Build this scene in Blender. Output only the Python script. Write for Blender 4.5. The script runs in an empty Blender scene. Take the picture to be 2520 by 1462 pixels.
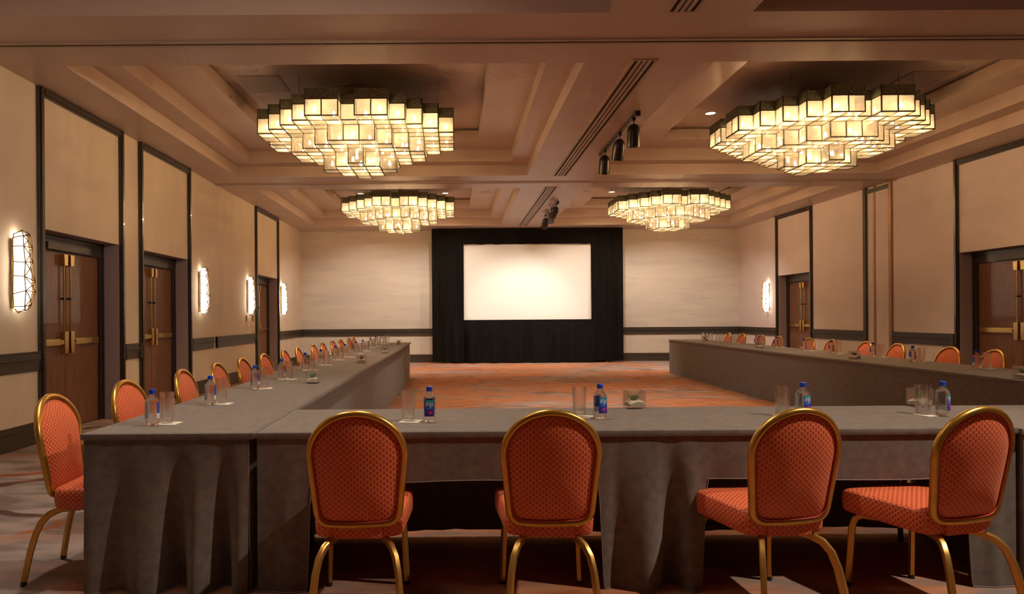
import bpy, math, random
from mathutils import Vector, Matrix
random.seed(7)
PI = math.pi
S = bpy.context.scene
COL = S.collection

# ------------------------------------------------------------------ camera
F, VX, VY, ROLL, CH = 1680.0, 1120.0, 780.0, 0.007, 1.30
cd = bpy.data.cameras.new('camera')
cam = bpy.data.objects.new('camera', cd); COL.objects.link(cam)
cd.sensor_fit = 'HORIZONTAL'; cd.sensor_width = 36.0; cd.lens = 36.0 * F / 2520.0
cd.shift_x = (1260 - VX) / 2520.0; cd.shift_y = (VY - 731) / 2520.0
cd.clip_start = 0.05; cd.clip_end = 100
cam.location = (0, 0, CH); cam.rotation_euler = (PI / 2, ROLL, 0)
S.camera = cam
# ------------------------------------------------------------------ world, exposure
w = bpy.data.worlds.new('world'); S.world = w; w.use_nodes = True
w.node_tree.nodes['Background'].inputs[0].default_value = (0.9, 0.7, 0.55, 1)
w.node_tree.nodes['Background'].inputs[1].default_value = 0.02
S.view_settings.view_transform = 'Standard'; S.view_settings.look = 'None'
S.view_settings.gamma = 1.0; S.view_settings.use_curve_mapping = False
S.view_settings.exposure = 0.0
S.cycles.use_denoising = True
S.cycles.max_bounces = 7; S.cycles.diffuse_bounces = 4; S.cycles.glossy_bounces = 3
S.cycles.use_adaptive_sampling = True; S.cycles.adaptive_threshold = 0.09; S.cycles.adaptive_min_samples = 12
S.cycles.transparent_max_bounces = 24; S.cycles.transmission_bounces = 8
S.cycles.sample_clamp_indirect = 6.0; S.cycles.blur_glossy = 0.5
S.cycles.caustics_reflective = False; S.cycles.caustics_refractive = False

# ------------------------------------------------------------------ room numbers (metres)
XL, XR, YB, YN = -4.41, 8.15, 19.6, -6.9      # walls: left, right, far, behind the camera
ZC = 3.78                                      # soffit height
TOP = 0.76                                     # table height
WARM = (1.0, 0.76, 0.52); SOFT = (1.0, 0.82, 0.64); COOL = (1.0, 0.88, 0.75)

def at_z(px, py, z):
    u = (px - VX) / F; v = (VY - py) / F
    xd = u + ROLL * v; zd = v - ROLL * u
    t = (z - CH) / zd
    return xd * t, t
def on_wall(px, X):                            # distance along a side wall of an image column
    return F * X / (px - VX)

# ------------------------------------------------------------------ lamps with no visible body (behind the camera / inside visible fittings)
def light(kind, name, loc, power, color, size=0.1, aim=None, spot=60, blend=0.4, parent=None):
    l = bpy.data.lights.new(name, kind); l.energy = power; l.color = color
    if kind == 'AREA':
        l.shape = 'DISK'; l.size = size
    else:
        l.shadow_soft_size = size
    if kind == 'SPOT':
        l.spot_size = math.radians(spot); l.spot_blend = blend
    o = bpy.data.objects.new(name, l); COL.objects.link(o); o.location = loc
    if aim is not None:
        o.rotation_euler = (Vector(aim) - Vector(loc)).to_track_quat('-Z', 'Y').to_euler()
    return o
L_CHAND = 860.0       # inside each chandelier (shared by several bulbs)
L_NEAR = 420.0        # out-of-view track spot and left chandelier of the bay the camera stands in
L_DOWN = 90.0         # recessed downlights
L_TRACK = 150.0       # track heads
light('SPOT', 'near_track_beam', (3.3, 2.35, 3.45), L_NEAR, SOFT, .05, aim=(.4, 3.6, .8), spot=105, blend=.5)
light('POINT', 'near_chandelier_light', (-1.26, 2.9, 3.45), L_NEAR * .06, SOFT, .3)
for cx in (-2.1, -.22, 2.9, 5.0):
    light('SPOT', 'near_downlight_beam', (cx, 4.0, 4.33), L_DOWN * 2.2, SOFT, .06, aim=(cx, 4.0, 0), spot=80, blend=.6)
# ------------------------------------------------------------------ node helpers
def newmat(name):
    m = bpy.data.materials.new(name); m.use_nodes = True
    nt = m.node_tree
    return m, nt, nt.nodes['Principled BSDF']
def c4(c): return (c[0], c[1], c[2], 1.0)
def plain(name, col, rough=0.5, metal=0.0, spec=0.5, noise=0.0, nscale=8.0, stretch=(1, 1, 1), bump=0.0, bscale=60.0, coat=0.0, sheen=0.0):
    m, nt, b = newmat(name)
    b.inputs['Base Color'].default_value = c4(col); b.inputs['Roughness'].default_value = rough
    b.inputs['Metallic'].default_value = metal; b.inputs['Specular IOR Level'].default_value = spec
    b.inputs['Coat Weight'].default_value = coat; b.inputs['Sheen Weight'].default_value = sheen
    if noise or bump:
        tc = nt.nodes.new('ShaderNodeTexCoord'); mp = nt.nodes.new('ShaderNodeMapping')
        mp.inputs['Scale'].default_value = stretch
        nt.links.new(tc.outputs['Object'], mp.inputs['Vector'])
    if noise:
        n = nt.nodes.new('ShaderNodeTexNoise'); n.inputs['Scale'].default_value = nscale; n.inputs['Detail'].default_value = 6
        nt.links.new(mp.outputs[0], n.inputs['Vector'])
        r = nt.nodes.new('ShaderNodeValToRGB')
        r.color_ramp.elements[0].position = 0.3; r.color_ramp.elements[1].position = 0.7
        r.color_ramp.elements[0].color = c4([x * (1 - noise) for x in col])
        r.color_ramp.elements[1].color = c4([min(1, x * (1 + noise)) for x in col])
        nt.links.new(n.outputs['Fac'], r.inputs[0]); nt.links.new(r.outputs[0], b.inputs['Base Color'])
    if bump:
        n2 = nt.nodes.new('ShaderNodeTexNoise'); n2.inputs['Scale'].default_value = bscale; n2.inputs['Detail'].default_value = 4
        nt.links.new(mp.outputs[0], n2.inputs['Vector'])
        bp = nt.nodes.new('ShaderNodeBump'); bp.inputs['Strength'].default_value = bump; bp.inputs['Distance'].default_value = 0.01
        nt.links.new(n2.outputs['Fac'], bp.inputs['Height']); nt.links.new(bp.outputs[0], b.inputs['Normal'])
    return m
def mth(nt, op, a, b=None, c=None):
    n = nt.nodes.new('ShaderNodeMath'); n.operation = op
    for i, x in enumerate((a, b, c)):
        if x is None: continue
        if isinstance(x, (int, float)): n.inputs[i].default_value = x
        else: nt.links.new(x, n.inputs[i])
    return n.outputs[0]
def mixc(nt, fac, a, b):
    n = nt.nodes.new('ShaderNodeMix'); n.data_type = 'RGBA'
    if isinstance(fac, (int, float)): n.inputs[0].default_value = fac
    else: nt.links.new(fac, n.inputs[0])
    for sock, x in ((n.inputs[6], a), (n.inputs[7], b)):
        if isinstance(x, (tuple, list)): sock.default_value = c4(x)
        else: nt.links.new(x, sock)
    return n.outputs[2]
def noise(nt, vec, scale, detail=4, dist=0.0):
    n = nt.nodes.new('ShaderNodeTexNoise'); n.inputs['Scale'].default_value = scale
    n.inputs['Detail'].default_value = detail; n.inputs['Distortion'].default_value = dist
    nt.links.new(vec, n.inputs['Vector']); return n.outputs['Fac']
def mapping(nt, scale=(1, 1, 1), loc=(0, 0, 0), rot=(0, 0, 0), src='Object'):
    tc = nt.nodes.new('ShaderNodeTexCoord'); mp = nt.nodes.new('ShaderNodeMapping')
    mp.inputs['Scale'].default_value = scale; mp.inputs['Location'].default_value = loc; mp.inputs['Rotation'].default_value = rot
    nt.links.new(tc.outputs[src], mp.inputs['Vector']); return mp.outputs[0]
def ramp(nt, fac, p0, p1):
    n = nt.nodes.new('ShaderNodeMapRange'); n.inputs[1].default_value = p0; n.inputs[2].default_value = p1
    n.interpolation_type = 'SMOOTHSTEP'
    nt.links.new(fac, n.inputs[0]); return n.outputs[0]

# ------------------------------------------------------------------ materials
M = {}
M['wall_l'] = plain('wall_fabric_warm', (0.72, 0.60, 0.475), 0.75, noise=0.05, nscale=3, stretch=(1, 1, 0.4), bump=0.15, bscale=250)
M['wall_r'] = plain('wall_fabric_mauve', (0.75, 0.635, 0.605), 0.75, noise=0.04, nscale=2, bump=0.12, bscale=250)
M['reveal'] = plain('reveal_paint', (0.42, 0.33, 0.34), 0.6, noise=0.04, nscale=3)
def back_wall_mat():
    m, nt, b = newmat('plaster_streaked')
    v = mapping(nt, (0.5, 1, 3.0)); n1 = noise(nt, v, 1.3, 8, 0.6)
    v2 = mapping(nt, (0.6, 1, 7.0)); n2 = noise(nt, v2, 2.2, 8, 0.3)
    c = mixc(nt, ramp(nt, n1, 0.35, 0.7), (0.68, 0.60, 0.51), (0.60, 0.53, 0.47))
    c = mixc(nt, mth(nt, 'MULTIPLY', ramp(nt, n2, 0.58, 0.78), 0.55), c, (0.44, 0.40, 0.42))
    nt.links.new(c, b.inputs['Base Color']); b.inputs['Roughness'].default_value = 0.7
    return m
M['wall_b'] = back_wall_mat()
M['ceiling'] = plain('ceiling_paint', (0.60, 0.465, 0.395), 0.40, noise=0.04, nscale=1.5, stretch=(0.3, 1, 1), spec=0.35)
M['vent_dark'] = plain('vent_slot', (0.03, 0.02, 0.015), 0.8)
M['vent'] = plain('vent_metal', (0.48, 0.37, 0.29), 0.45)
M['trim'] = plain('dark_lacquer_trim', (0.035, 0.026, 0.02), 0.3, noise=0.3, nscale=20, spec=0.6, coat=0.3)
M['rail'] = plain('dark_bronze_rail', (0.06, 0.047, 0.037), 0.36, noise=0.2, nscale=14, stretch=(1, 1, 4))
M['wood'] = plain('walnut_door', (0.20, 0.085, 0.04), 0.36, noise=0.25, nscale=5, stretch=(6, 6, 0.5), spec=0.5, coat=0.25)
M['post'] = plain('bronze_post', (0.36, 0.19, 0.09), 0.4, metal=0.3)
M['brass'] = plain('brass', (0.80, 0.55, 0.20), 0.25, metal=1.0, noise=0.15, nscale=40)
M['gold'] = plain('gold_frame', (0.62, 0.36, 0.08), 0.30, metal=0.85, noise=0.1, nscale=12)
M['gold_leg'] = plain('gold_leg', (0.60, 0.36, 0.10), 0.36, metal=0.8)
M['black_plastic'] = plain('black_glide', (0.02, 0.018, 0.016), 0.5)
M['cloth'] = plain('grey_velour', (0.140, 0.113, 0.098), 0.85, noise=0.22, nscale=22, bump=0.10, bscale=260, sheen=0.25)
M['hem'] = plain('cloth_hem', (0.24, 0.20, 0.18), 0.8)
M['black_cloth'] = plain('black_drape', (0.0085, 0.0070, 0.0058), 0.95, spec=0.1, noise=0.2, nscale=9)
M['screen'] = plain('screen_white', (0.86, 0.84, 0.79), 0.7)
M['table_ply'] = plain('table_ply', (0.35, 0.25, 0.16), 0.6, noise=0.15, nscale=10)
M['steel'] = plain('grey_steel', (0.12, 0.12, 0.12), 0.4, metal=0.9)
M['black_metal'] = plain('black_enamel', (0.018, 0.014, 0.012), 0.28, spec=0.6)
M['paper'] = plain('coaster_paper', (0.80, 0.75, 0.66), 0.7)
M['cap'] = plain('blue_cap', (0.01, 0.06, 0.55), 0.35)
M['white_ink'] = plain('white_ink', (0.88, 0.88, 0.88), 0.5)
M['pink'] = plain('pink_flower', (0.85, 0.03, 0.12), 0.5, noise=0.3, nscale=150)
M['yellow'] = plain('flower_eye', (0.8, 0.35, 0.05), 0.5)
M['back_label_w'] = plain('pale_label', (0.62, 0.72, 0.80), 0.5)
M['sand'] = plain('white_sand', (0.74, 0.66, 0.54), 0.9, noise=0.1, nscale=300, bump=0.3, bscale=500)
M['leaf'] = plain('succulent_leaf', (0.16, 0.22, 0.10), 0.5, noise=0.35, nscale=60)
M['patina'] = plain('verdigris_band', (0.17, 0.18, 0.12), 0.5, metal=0.35, noise=0.5, nscale=45)
M['bar'] = plain('dark_bronze_bar', (0.11, 0.085, 0.045), 0.45, metal=0.6)
M['wire'] = plain('steel_wire', (0.3, 0.26, 0.2), 0.5, metal=0.6)
M['plate'] = plain('switch_plate', (0.16, 0.11, 0.07), 0.4)
M['hatch'] = plain('hatch_paint', (0.50, 0.38, 0.31), 0.5)

def emissive(name, col, strength):
    m, nt, b = newmat(name)
    b.inputs['Base Color'].default_value = c4(col); b.inputs['Emission Color'].default_value = c4(col)
    b.inputs['Emission Strength'].default_value = strength; return m
M['bulb'] = emissive('lamp_bulb', (1.0, 0.80, 0.50), 22.0)
M['can'] = emissive('downlight_lens', (1.0, 0.83, 0.6), 4.0)
M['sconce'] = emissive('sconce_diffuser', (1.0, 0.84, 0.64), 9.0)
M['cage'] = plain('bronze_wire', (0.22, 0.13, 0.05), 0.45, metal=0.7)

def pane_mat():
    m, nt, b = newmat('seeded_glass_pane')
    nt.nodes.remove(b); out = nt.nodes['Material Output']
    v = mapping(nt, (1, 1, 1)); n = noise(nt, v, 14, 4)
    tr = nt.nodes.new('ShaderNodeBsdfTransparent'); tr.inputs[0].default_value = (1, 0.9, 0.74, 1)
    tl = nt.nodes.new('ShaderNodeBsdfTranslucent'); tl.inputs[0].default_value = (0.12, 0.10, 0.07, 1)
    em = nt.nodes.new('ShaderNodeEmission'); em.inputs[0].default_value = (1.0, 0.72, 0.42, 1)  # glow put into the glass in place of scattered bulb light
    nt.links.new(mth(nt, 'MULTIPLY_ADD', n, 0.5, 0.10), em.inputs[1])
    gl = nt.nodes.new('ShaderNodeBsdfGlossy'); gl.inputs['Roughness'].default_value = 0.15
    a = nt.nodes.new('ShaderNodeAddShader'); nt.links.new(tl.outputs[0], a.inputs[0]); nt.links.new(em.outputs[0], a.inputs[1])
    mx = nt.nodes.new('ShaderNodeMixShader'); mx.inputs[0].default_value = 0.5
    nt.links.new(tr.outputs[0], mx.inputs[1]); nt.links.new(a.outputs[0], mx.inputs[2])
    m2 = nt.nodes.new('ShaderNodeMixShader'); m2.inputs[0].default_value = 0.05
    nt.links.new(mx.outputs[0], m2.inputs[1]); nt.links.new(gl.outputs[0], m2.inputs[2])
    nt.links.new(m2.outputs[0], out.inputs[0]); return m
M['pane'] = pane_mat()

def clear_mat(name, ior, tint, clear, veil):
    m, nt, b = newmat(name)
    nt.nodes.remove(b); out = nt.nodes['Material Output']
    gl = nt.nodes.new('ShaderNodeBsdfGlass'); gl.inputs['Roughness'].default_value = 0.0; gl.inputs['IOR'].default_value = ior
    gl.inputs['Color'].default_value = c4(tint)
    tr = nt.nodes.new('ShaderNodeBsdfTransparent'); tr.inputs[0].default_value = c4(tint)
    mx = nt.nodes.new('ShaderNodeMixShader'); mx.inputs[0].default_value = clear
    nt.links.new(gl.outputs[0], mx.inputs[1]); nt.links.new(tr.outputs[0], mx.inputs[2])
    df = nt.nodes.new('ShaderNodeBsdfDiffuse'); df.inputs[0].default_value = (0.95, 0.93, 0.9, 1)  # white diffuse, strongest at the edges, paints the bright rims of the glass
    lw = nt.nodes.new('ShaderNodeLayerWeight'); lw.inputs[0].default_value = 0.3
    m2 = nt.nodes.new('ShaderNodeMixShader'); nt.links.new(mth(nt, 'MULTIPLY_ADD', mth(nt, 'POWER', lw.outputs['Facing'], 3.0), veil * 6, veil), m2.inputs[0])
    nt.links.new(mx.outputs[0], m2.inputs[1]); nt.links.new(df.outputs[0], m2.inputs[2])
    nt.links.new(m2.outputs[0], out.inputs[0]); return m
M['glass'] = clear_mat('clear_glass', 1.45, (0.995, 0.99, 0.98), 0.68, 0.003)
M['cube_glass'] = clear_mat('clear_cube_glass', 1.45, (0.995, 0.99, 0.98), 0.74, 0.003)
M['pet'] = clear_mat('clear_bottle', 1.30, (0.985, 0.98, 0.97), 0.45, 0.006)

def fabric_mat():
    m, nt, b = newmat('orange_jacquard')
    uv = nt.nodes.new('ShaderNodeUVMap'); sp = nt.nodes.new('ShaderNodeSeparateXYZ'); nt.links.new(uv.outputs[0], sp.inputs[0])
    x = mth(nt, 'DIVIDE', sp.outputs[0], 0.0135); col = mth(nt, 'FLOOR', x)
    fx = mth(nt, 'FRACT', x)
    par = mth(nt, 'MULTIPLY', mth(nt, 'FRACT', mth(nt, 'MULTIPLY', col, 0.5)), 1.0)   # 0 or 0.5
    y = mth(nt, 'ADD', mth(nt, 'DIVIDE', sp.outputs[1], 0.024), par)
    fy = mth(nt, 'FRACT', mth(nt, 'ADD', y, 40.0))
    inside = mth(nt, 'MULTIPLY', mth(nt, 'LESS_THAN', fy, 0.60), mth(nt, 'MULTIPLY', mth(nt, 'GREATER_THAN', fx, 0.13), mth(nt, 'LESS_THAN', fx, 0.87)))
    c = mixc(nt, inside, (0.72, 0.205, 0.072), (0.55, 0.036, 0.010))
    nt.links.new(c, b.inputs['Base Color'])
    nt.links.new(mth(nt, 'MULTIPLY_ADD', inside, -0.1, 0.62), b.inputs['Roughness'])
    b.inputs['Sheen Weight'].default_value = 0.25; b.inputs['Sheen Tint'].default_value = (1, 0.5, 0.35, 1)
    bp = nt.nodes.new('ShaderNodeBump'); bp.inputs['Strength'].default_value = 0.35; bp.inputs['Distance'].default_value = 0.002
    nt.links.new(inside, bp.inputs['Height']); nt.links.new(bp.outputs[0], b.inputs['Normal'])
    return m
M['fabric'] = fabric_mat()
M['piping'] = plain('orange_piping', (0.42, 0.05, 0.02), 0.6)

def label_mat():
    m, nt, b = newmat('blue_label')
    tc = nt.nodes.new('ShaderNodeTexCoord'); sp = nt.nodes.new('ShaderNodeSeparateXYZ'); nt.links.new(tc.outputs['Object'], sp.inputs[0])
    r = nt.nodes.new('ShaderNodeValToRGB'); e = r.color_ramp.elements
    e[0].position = 0.0; e[0].color = (0.05, 0.015, 0.22, 1)
    e[1].position = 1.0; e[1].color = (0.01, 0.28, 0.34, 1)
    k = e.new(0.35); k.color = (0.01, 0.03, 0.45, 1); k = e.new(0.65); k.color = (0.01, 0.10, 0.45, 1)
    f = mth(nt, 'ADD', mth(nt, 'DIVIDE', mth(nt, 'SUBTRACT', sp.outputs[2], 0.035), 0.085), mth(nt, 'MULTIPLY', noise(nt, tc.outputs['Object'], 60, 3), 0.12))
    nt.links.new(f, r.inputs[0]); nt.links.new(r.outputs[0], b.inputs['Base Color']); b.inputs['Roughness'].default_value = 0.3
    return m
M['label'] = label_mat()
M['label_blue'] = plain('blue_back_label', (0.02, 0.07, 0.42), 0.4, noise=0.3, nscale=400, stretch=(0.2, 0.2, 1))

def carpet_mat():
    m, nt, b = newmat('patterned_carpet')
    v = mapping(nt, (0.45, 1.0, 1)); nA = noise(nt, v, 0.9, 9, 0.8)
    v1 = mapping(nt, (0.7, 1.7, 1), (3, 1, 0)); nB = noise(nt, v1, 2.2, 9, 0.7)
    v2 = mapping(nt, (0.8, 2.6, 1), (9, 5, 0)); nC = noise(nt, v2, 4.5, 7, 0.4)
    grey = mixc(nt, ramp(nt, nB, 0.35, 0.65), (0.25, 0.205, 0.185), (0.50, 0.43, 0.42))
    orange = mixc(nt, ramp(nt, nC, 0.35, 0.65), (0.44, 0.155, 0.06), (0.56, 0.25, 0.125))
    # more orange towards the middle of the room, as woven
    tc = nt.nodes.new('ShaderNodeTexCoord'); sp = nt.nodes.new('ShaderNodeSeparateXYZ'); nt.links.new(tc.outputs['Object'], sp.inputs[0])
    mid = ramp(nt, mth(nt, 'ABSOLUTE', mth(nt, 'SUBTRACT', sp.outputs[0], 1.85)), 4.2, 2.4)
    f = mth(nt, 'ADD', mth(nt, 'MULTIPLY', nA, 0.55), mth(nt, 'ADD', mth(nt, 'MULTIPLY', nB, 0.45), mth(nt, 'MULTIPLY', mid, 0.12)))
    c = mixc(nt, ramp(nt, f, 0.49, 0.66), grey, orange)
    # looping outlines
    vv = mapping(nt, (0.75, 1.15, 1)); vn = nt.nodes.new('ShaderNodeTexNoise'); vn.inputs['Scale'].default_value = 1.4; vn.inputs['Detail'].default_value = 2
    nt.links.new(vv, vn.inputs['Vector'])
    ad = nt.nodes.new('ShaderNodeVectorMath'); ad.operation = 'MULTIPLY_ADD'
    nt.links.new(vn.outputs['Color'], ad.inputs[0]); ad.inputs[1].default_value = (0.9, 0.9, 0); nt.links.new(vv, ad.inputs[2])
    vo = nt.nodes.new('ShaderNodeTexVoronoi'); vo.feature = 'F1'; vo.inputs['Scale'].default_value = 0.95; vo.inputs['Randomness'].default_value = 0.8
    nt.links.new(ad.outputs[0], vo.inputs['Vector'])
    ring = mth(nt, 'MINIMUM', mth(nt, 'ABSOLUTE', mth(nt, 'SUBTRACT', vo.outputs[0], 0.43)), mth(nt, 'ABSOLUTE', mth(nt, 'SUBTRACT', vo.outputs[0], 0.20)))
    line = mth(nt, 'MULTIPLY', mth(nt, 'MULTIPLY', ramp(nt, ring, 0.045, 0.022), mth(nt, 'MULTIPLY_ADD', mid, -0.55, 1.0)), ramp(nt, noise(nt, mapping(nt, (1, 1, 1), (4, 2, 0)), 1.1, 3), 0.36, 0.45))
    lc = mixc(nt, ramp(nt, nA, 0.45, 0.55), (0.10, 0.035, 0.03), (0.45, 0.12, 0.03))
    c = mixc(nt, mth(nt, 'MULTIPLY', line, 0.9), c, lc)
    fib = noise(nt, mapping(nt, (1, 1, 1)), 220, 3)
    c = mixc(nt, mth(nt, 'MULTIPLY', fib, 0.35), c, (0.16, 0.12, 0.11))
    nt.links.new(c, b.inputs['Base Color']); b.inputs['Roughness'].default_value = 0.95; b.inputs['Specular IOR Level'].default_value = 0.1
    bp = nt.nodes.new('ShaderNodeBump'); bp.inputs['Strength'].default_value = 0.4; bp.inputs['Distance'].default_value = 0.01
    nt.links.new(fib, bp.inputs['Height']); nt.links.new(bp.outputs[0], b.inputs['Normal'])
    return m
M['carpet'] = carpet_mat()

# ------------------------------------------------------------------ mesh helpers
class MB:
    def __init__(s): s.v = []; s.f = []
    def add(s, vs, fs):
        b = len(s.v); s.v += [tuple(p) for p in vs]; s.f += [tuple(i + b for i in f) for f in fs]; return s
    def box(s, x0, x1, y0, y1, z0, z1):
        if x0 > x1: x0, x1 = x1, x0
        if y0 > y1: y0, y1 = y1, y0
        if z0 > z1: z0, z1 = z1, z0
        return s.add([(x0, y0, z0), (x1, y0, z0), (x1, y1, z0), (x0, y1, z0), (x0, y0, z1), (x1, y0, z1), (x1, y1, z1), (x0, y1, z1)],
                     [(0, 3, 2, 1), (4, 5, 6, 7), (0, 1, 5, 4), (1, 2, 6, 5), (2, 3, 7, 6), (3, 0, 4, 7)])
    def loft(s, rings, cap0=True, cap1=True, closed=True):
        n = len(rings[0]); b = len(s.v)
        for r in rings: s.v += [tuple(p) for p in r]
        for k in range(len(rings) - 1):
            for i in range(n if closed else n - 1):
                j = (i + 1) % n
                s.f.append((b + k * n + i, b + k * n + j, b + (k + 1) * n + j, b + (k + 1) * n + i))
        if cap0: s.f.append(tuple(b + i for i in reversed(range(n))))
        if cap1: s.f.append(tuple(b + (len(rings) - 1) * n + i for i in range(n)))
        return s
    def tube(s, path, r, seg=8, closed=False, square=None):
        pts = [Vector(p) for p in path]; n = len(pts); rings = []
        rad = r if isinstance(r, (list, tuple)) else [r] * n
        up = None
        for i in range(n):
            if closed: t = pts[(i + 1) % n] - pts[i - 1]
            else: t = pts[min(i + 1, n - 1)] - pts[max(i - 1, 0)]
            t.normalize()
            if up is None:
                a = Vector((0, 0, 1)) if abs(t.z) < 0.9 else Vector((1, 0, 0))
                up = (a - t * a.dot(t)).normalized()
            else: up = (up - t * up.dot(t)).normalized()
            sd = t.cross(up)
            if square:
                a, c = square
                offs = [(-a, -c * .7), (-a * .7, -c), (a * .7, -c), (a, -c * .7), (a, c * .7), (a * .7, c), (-a * .7, c), (-a, c * .7)]
                rings.append([pts[i] + sd * ox + up * oy for ox, oy in offs])
            else:
                rings.append([pts[i] + (sd * math.cos(2 * PI * k / seg) + up * math.sin(2 * PI * k / seg)) * rad[i] for k in range(seg)])
        if closed: rings.append(rings[0]); return s.loft(rings, False, False)
        return s.loft(rings)
    def lathe(s, prof, seg=24, c=(0, 0), cap0=True, cap1=True):
        return s.loft([[(c[0] + r * math.cos(2 * PI * k / seg), c[1] + r * math.sin(2 * PI * k / seg), z) for k in range(seg)] for r, z in prof], cap0, cap1)
    def mesh(s, name, mat, smooth=False, uv=None):
        me = bpy.data.meshes.new(name); me.from_pydata(s.v, [], s.f); me.update()
        me.materials.append(mat)
        if smooth:
            me.polygons.foreach_set('use_smooth', [True] * len(me.polygons))
            if smooth != 'full': me.set_sharp_from_angle(angle=math.radians(40 if smooth is True else smooth))
        if uv == 'box':
            ul = me.uv_layers.new(name='UVMap')
            for p in me.polygons:
                nx, ny, nz = [abs(t) for t in p.normal]
                for li in p.loop_indices:
                    x, y, z = me.vertices[me.loops[li].vertex_index].co
                    if nz > 0.6: q = (x, y)
                    elif ny >= nx: q = (x, z)
                    else: q = (y, z)
                    ul.data[li].uv = q
        return me
    def build(s, name, mat, parent=None, smooth=False, uv=None):
        return link(name, s.mesh(name, mat, smooth, uv), parent)
def link(name, me, parent=None, loc=None):
    o = bpy.data.objects.new(name, me); COL.objects.link(o)
    if parent is not None: o.parent = parent
    if loc is not None: o.location = loc
    return o
def tag(o, label=None, cat=None, group=None, kind=None):
    if label: o['label'] = label
    if cat: o['category'] = cat
    if group: o['group'] = group
    if kind: o['kind'] = kind
    return o
def empty(name, loc=(0, 0, 0), rz=0.0):
    o = bpy.data.objects.new(name, None); COL.objects.link(o); o.location = loc; o.rotation_euler = (0, 0, rz); o.empty_display_size = 0.1
    return o
def copy_tree(o, parent=None):
    c = o.copy(); COL.objects.link(c)
    if parent is not None: c.parent = parent
    for ch in list(o.children): copy_tree(ch, c)
    return c
def struct(name, mb, mat, label, smooth=False, cat=None):
    o = mb.build(name, mat, None, smooth); tag(o, label, cat or name.split('_')[0], None, 'structure'); return o
ORD = ['first', 'second', 'third', 'fourth', 'fifth', 'sixth', 'seventh', 'eighth', 'ninth', 'tenth', 'eleventh', 'twelfth', 'thirteenth', 'fourteenth', 'fifteenth']

# ------------------------------------------------------------------ floor, walls
struct('floor', MB().box(XL - .5, XR + .5, YN - .3, YB + .3, -0.1, 0), M['carpet'], 'grey and orange patterned carpet covering the whole room')
OH = 2.28                                      # height of door recesses
DEP = 0.24                                     # depth of door recesses
left_open = [(7.30, 8.97), (9.61, 11.27), (15.15, 16.93)]
right_open = [(9.15, 11.02), (15.62, 17.20)]
pocket = (12.70, 13.55)
def side_wall(name, x, sgn, opens, mat, label):
    mb = MB(); ys = YN; xo = x + sgn * 0.3
    for a, c in opens:
        mb.box(x, xo, ys, a, 0, ZC + .05); mb.box(x, xo, a, c, OH, ZC + .05); ys = c
    mb.box(x, xo, ys, YB + .3, 0, ZC + .05)
    return struct(name, mb, mat, label)
WL = side_wall('wall_left', XL, -1, left_open, M['wall_l'], 'warm beige fabric wall on the left with three tall door bays')
WR = side_wall('wall_right', XR, 1, right_open, M['wall_r'], 'pale mauve wall on the right with two door bays')
struct('wall_back', MB().box(XL - .3, XR + .3, YB, YB + .3, 0, ZC + .05), M['wall_b'], 'streaky cream plaster wall behind the projection screen')
struct('wall_front', MB().box(XL - .3, XR + .3, YN - .3, YN, 0, ZC + .05), M['wall_l'], 'beige wall behind the viewer')

# ------------------------------------------------------------------ ceiling with stepped coffers
cofx = [(-3.80, 1.28), (2.45, 7.45)]
cofy = [(0.28, 5.58), (6.68, 12.0), (13.2, 18.55)]
mb = MB()
xs = [XL - .3, cofx[0][0], cofx[0][1], cofx[1][0], cofx[1][1], XR + .3]
ys = [YN - .3, cofy[0][0], cofy[0][1], cofy[1][0], cofy[1][1], cofy[2][0], cofy[2][1], YB + .3]
for i in range(5):
    for j in range(7):
        if i in (1, 3) and j in (1, 3, 5): continue
        mb.add([(xs[i], ys[j], ZC), (xs[i], ys[j + 1], ZC), (xs[i + 1], ys[j + 1], ZC), (xs[i + 1], ys[j], ZC)], [(0, 1, 2, 3)])
CEIL = struct('ceiling', mb, M['ceiling'], 'warm taupe ceiling with soffit beams and six stepped coffers')
def coffer(x0, x1, y0, y1):
    mb = MB()
    def ring(a, za, b_, zb):                   # faces between rectangle inset a at za and inset b_ at zb
        A = [(x0 + a, y0 + a, za), (x1 - a, y0 + a, za), (x1 - a, y1 - a, za), (x0 + a, y1 - a, za)]
        B = [(x0 + b_, y0 + b_, zb), (x1 - b_, y0 + b_, zb), (x1 - b_, y1 - b_, zb), (x0 + b_, y1 - b_, zb)]
        mb.add(A + B, [(i, (i + 1) % 4, 4 + (i + 1) % 4, 4 + i) for i in range(4)])
    z1, z2, z3 = ZC + .185, ZC + .385, ZC + .59
    ring(0, ZC, 0, z1); ring(0, z1, .30, z1); ring(.30, z1, .30, z2); ring(.30, z2, .88, z2); ring(.88, z2, .88, z3 - .035)
    ring(.88, z3 - .035, .82, z3 - .035); ring(.82, z3 - .035, .82, z3)
    a = .82
    mb.add([(x0 + a, y0 + a, z3), (x1 - a, y0 + a, z3), (x1 - a, y1 - a, z3), (x0 + a, y1 - a, z3)], [(0, 1, 2, 3)])
    return mb.build('coffer', M['ceiling'], CEIL)
for cx in cofx:
    for cy in cofy: coffer(cx[0], cx[1], cy[0], cy[1])
ZT = ZC + .59
# partition tracks across the ceiling
for n, y in ((1, 6.15), (2, 12.6)):
    mb = MB(); mb.box(XL, XR, y - .055, y - .018, ZC - .014, ZC); mb.box(XL, XR, y + .018, y + .055, ZC - .014, ZC)
    t = struct('trim_%d' % n, mb, M['vent'], ('near' if n == 1 else 'far') + ' ceiling track crossing the room for a folding partition')
    MB().box(XL, XR, y - .018, y + .018, ZC - .003, ZC - .001).build('track_slot', M['vent_dark'], t)
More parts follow.
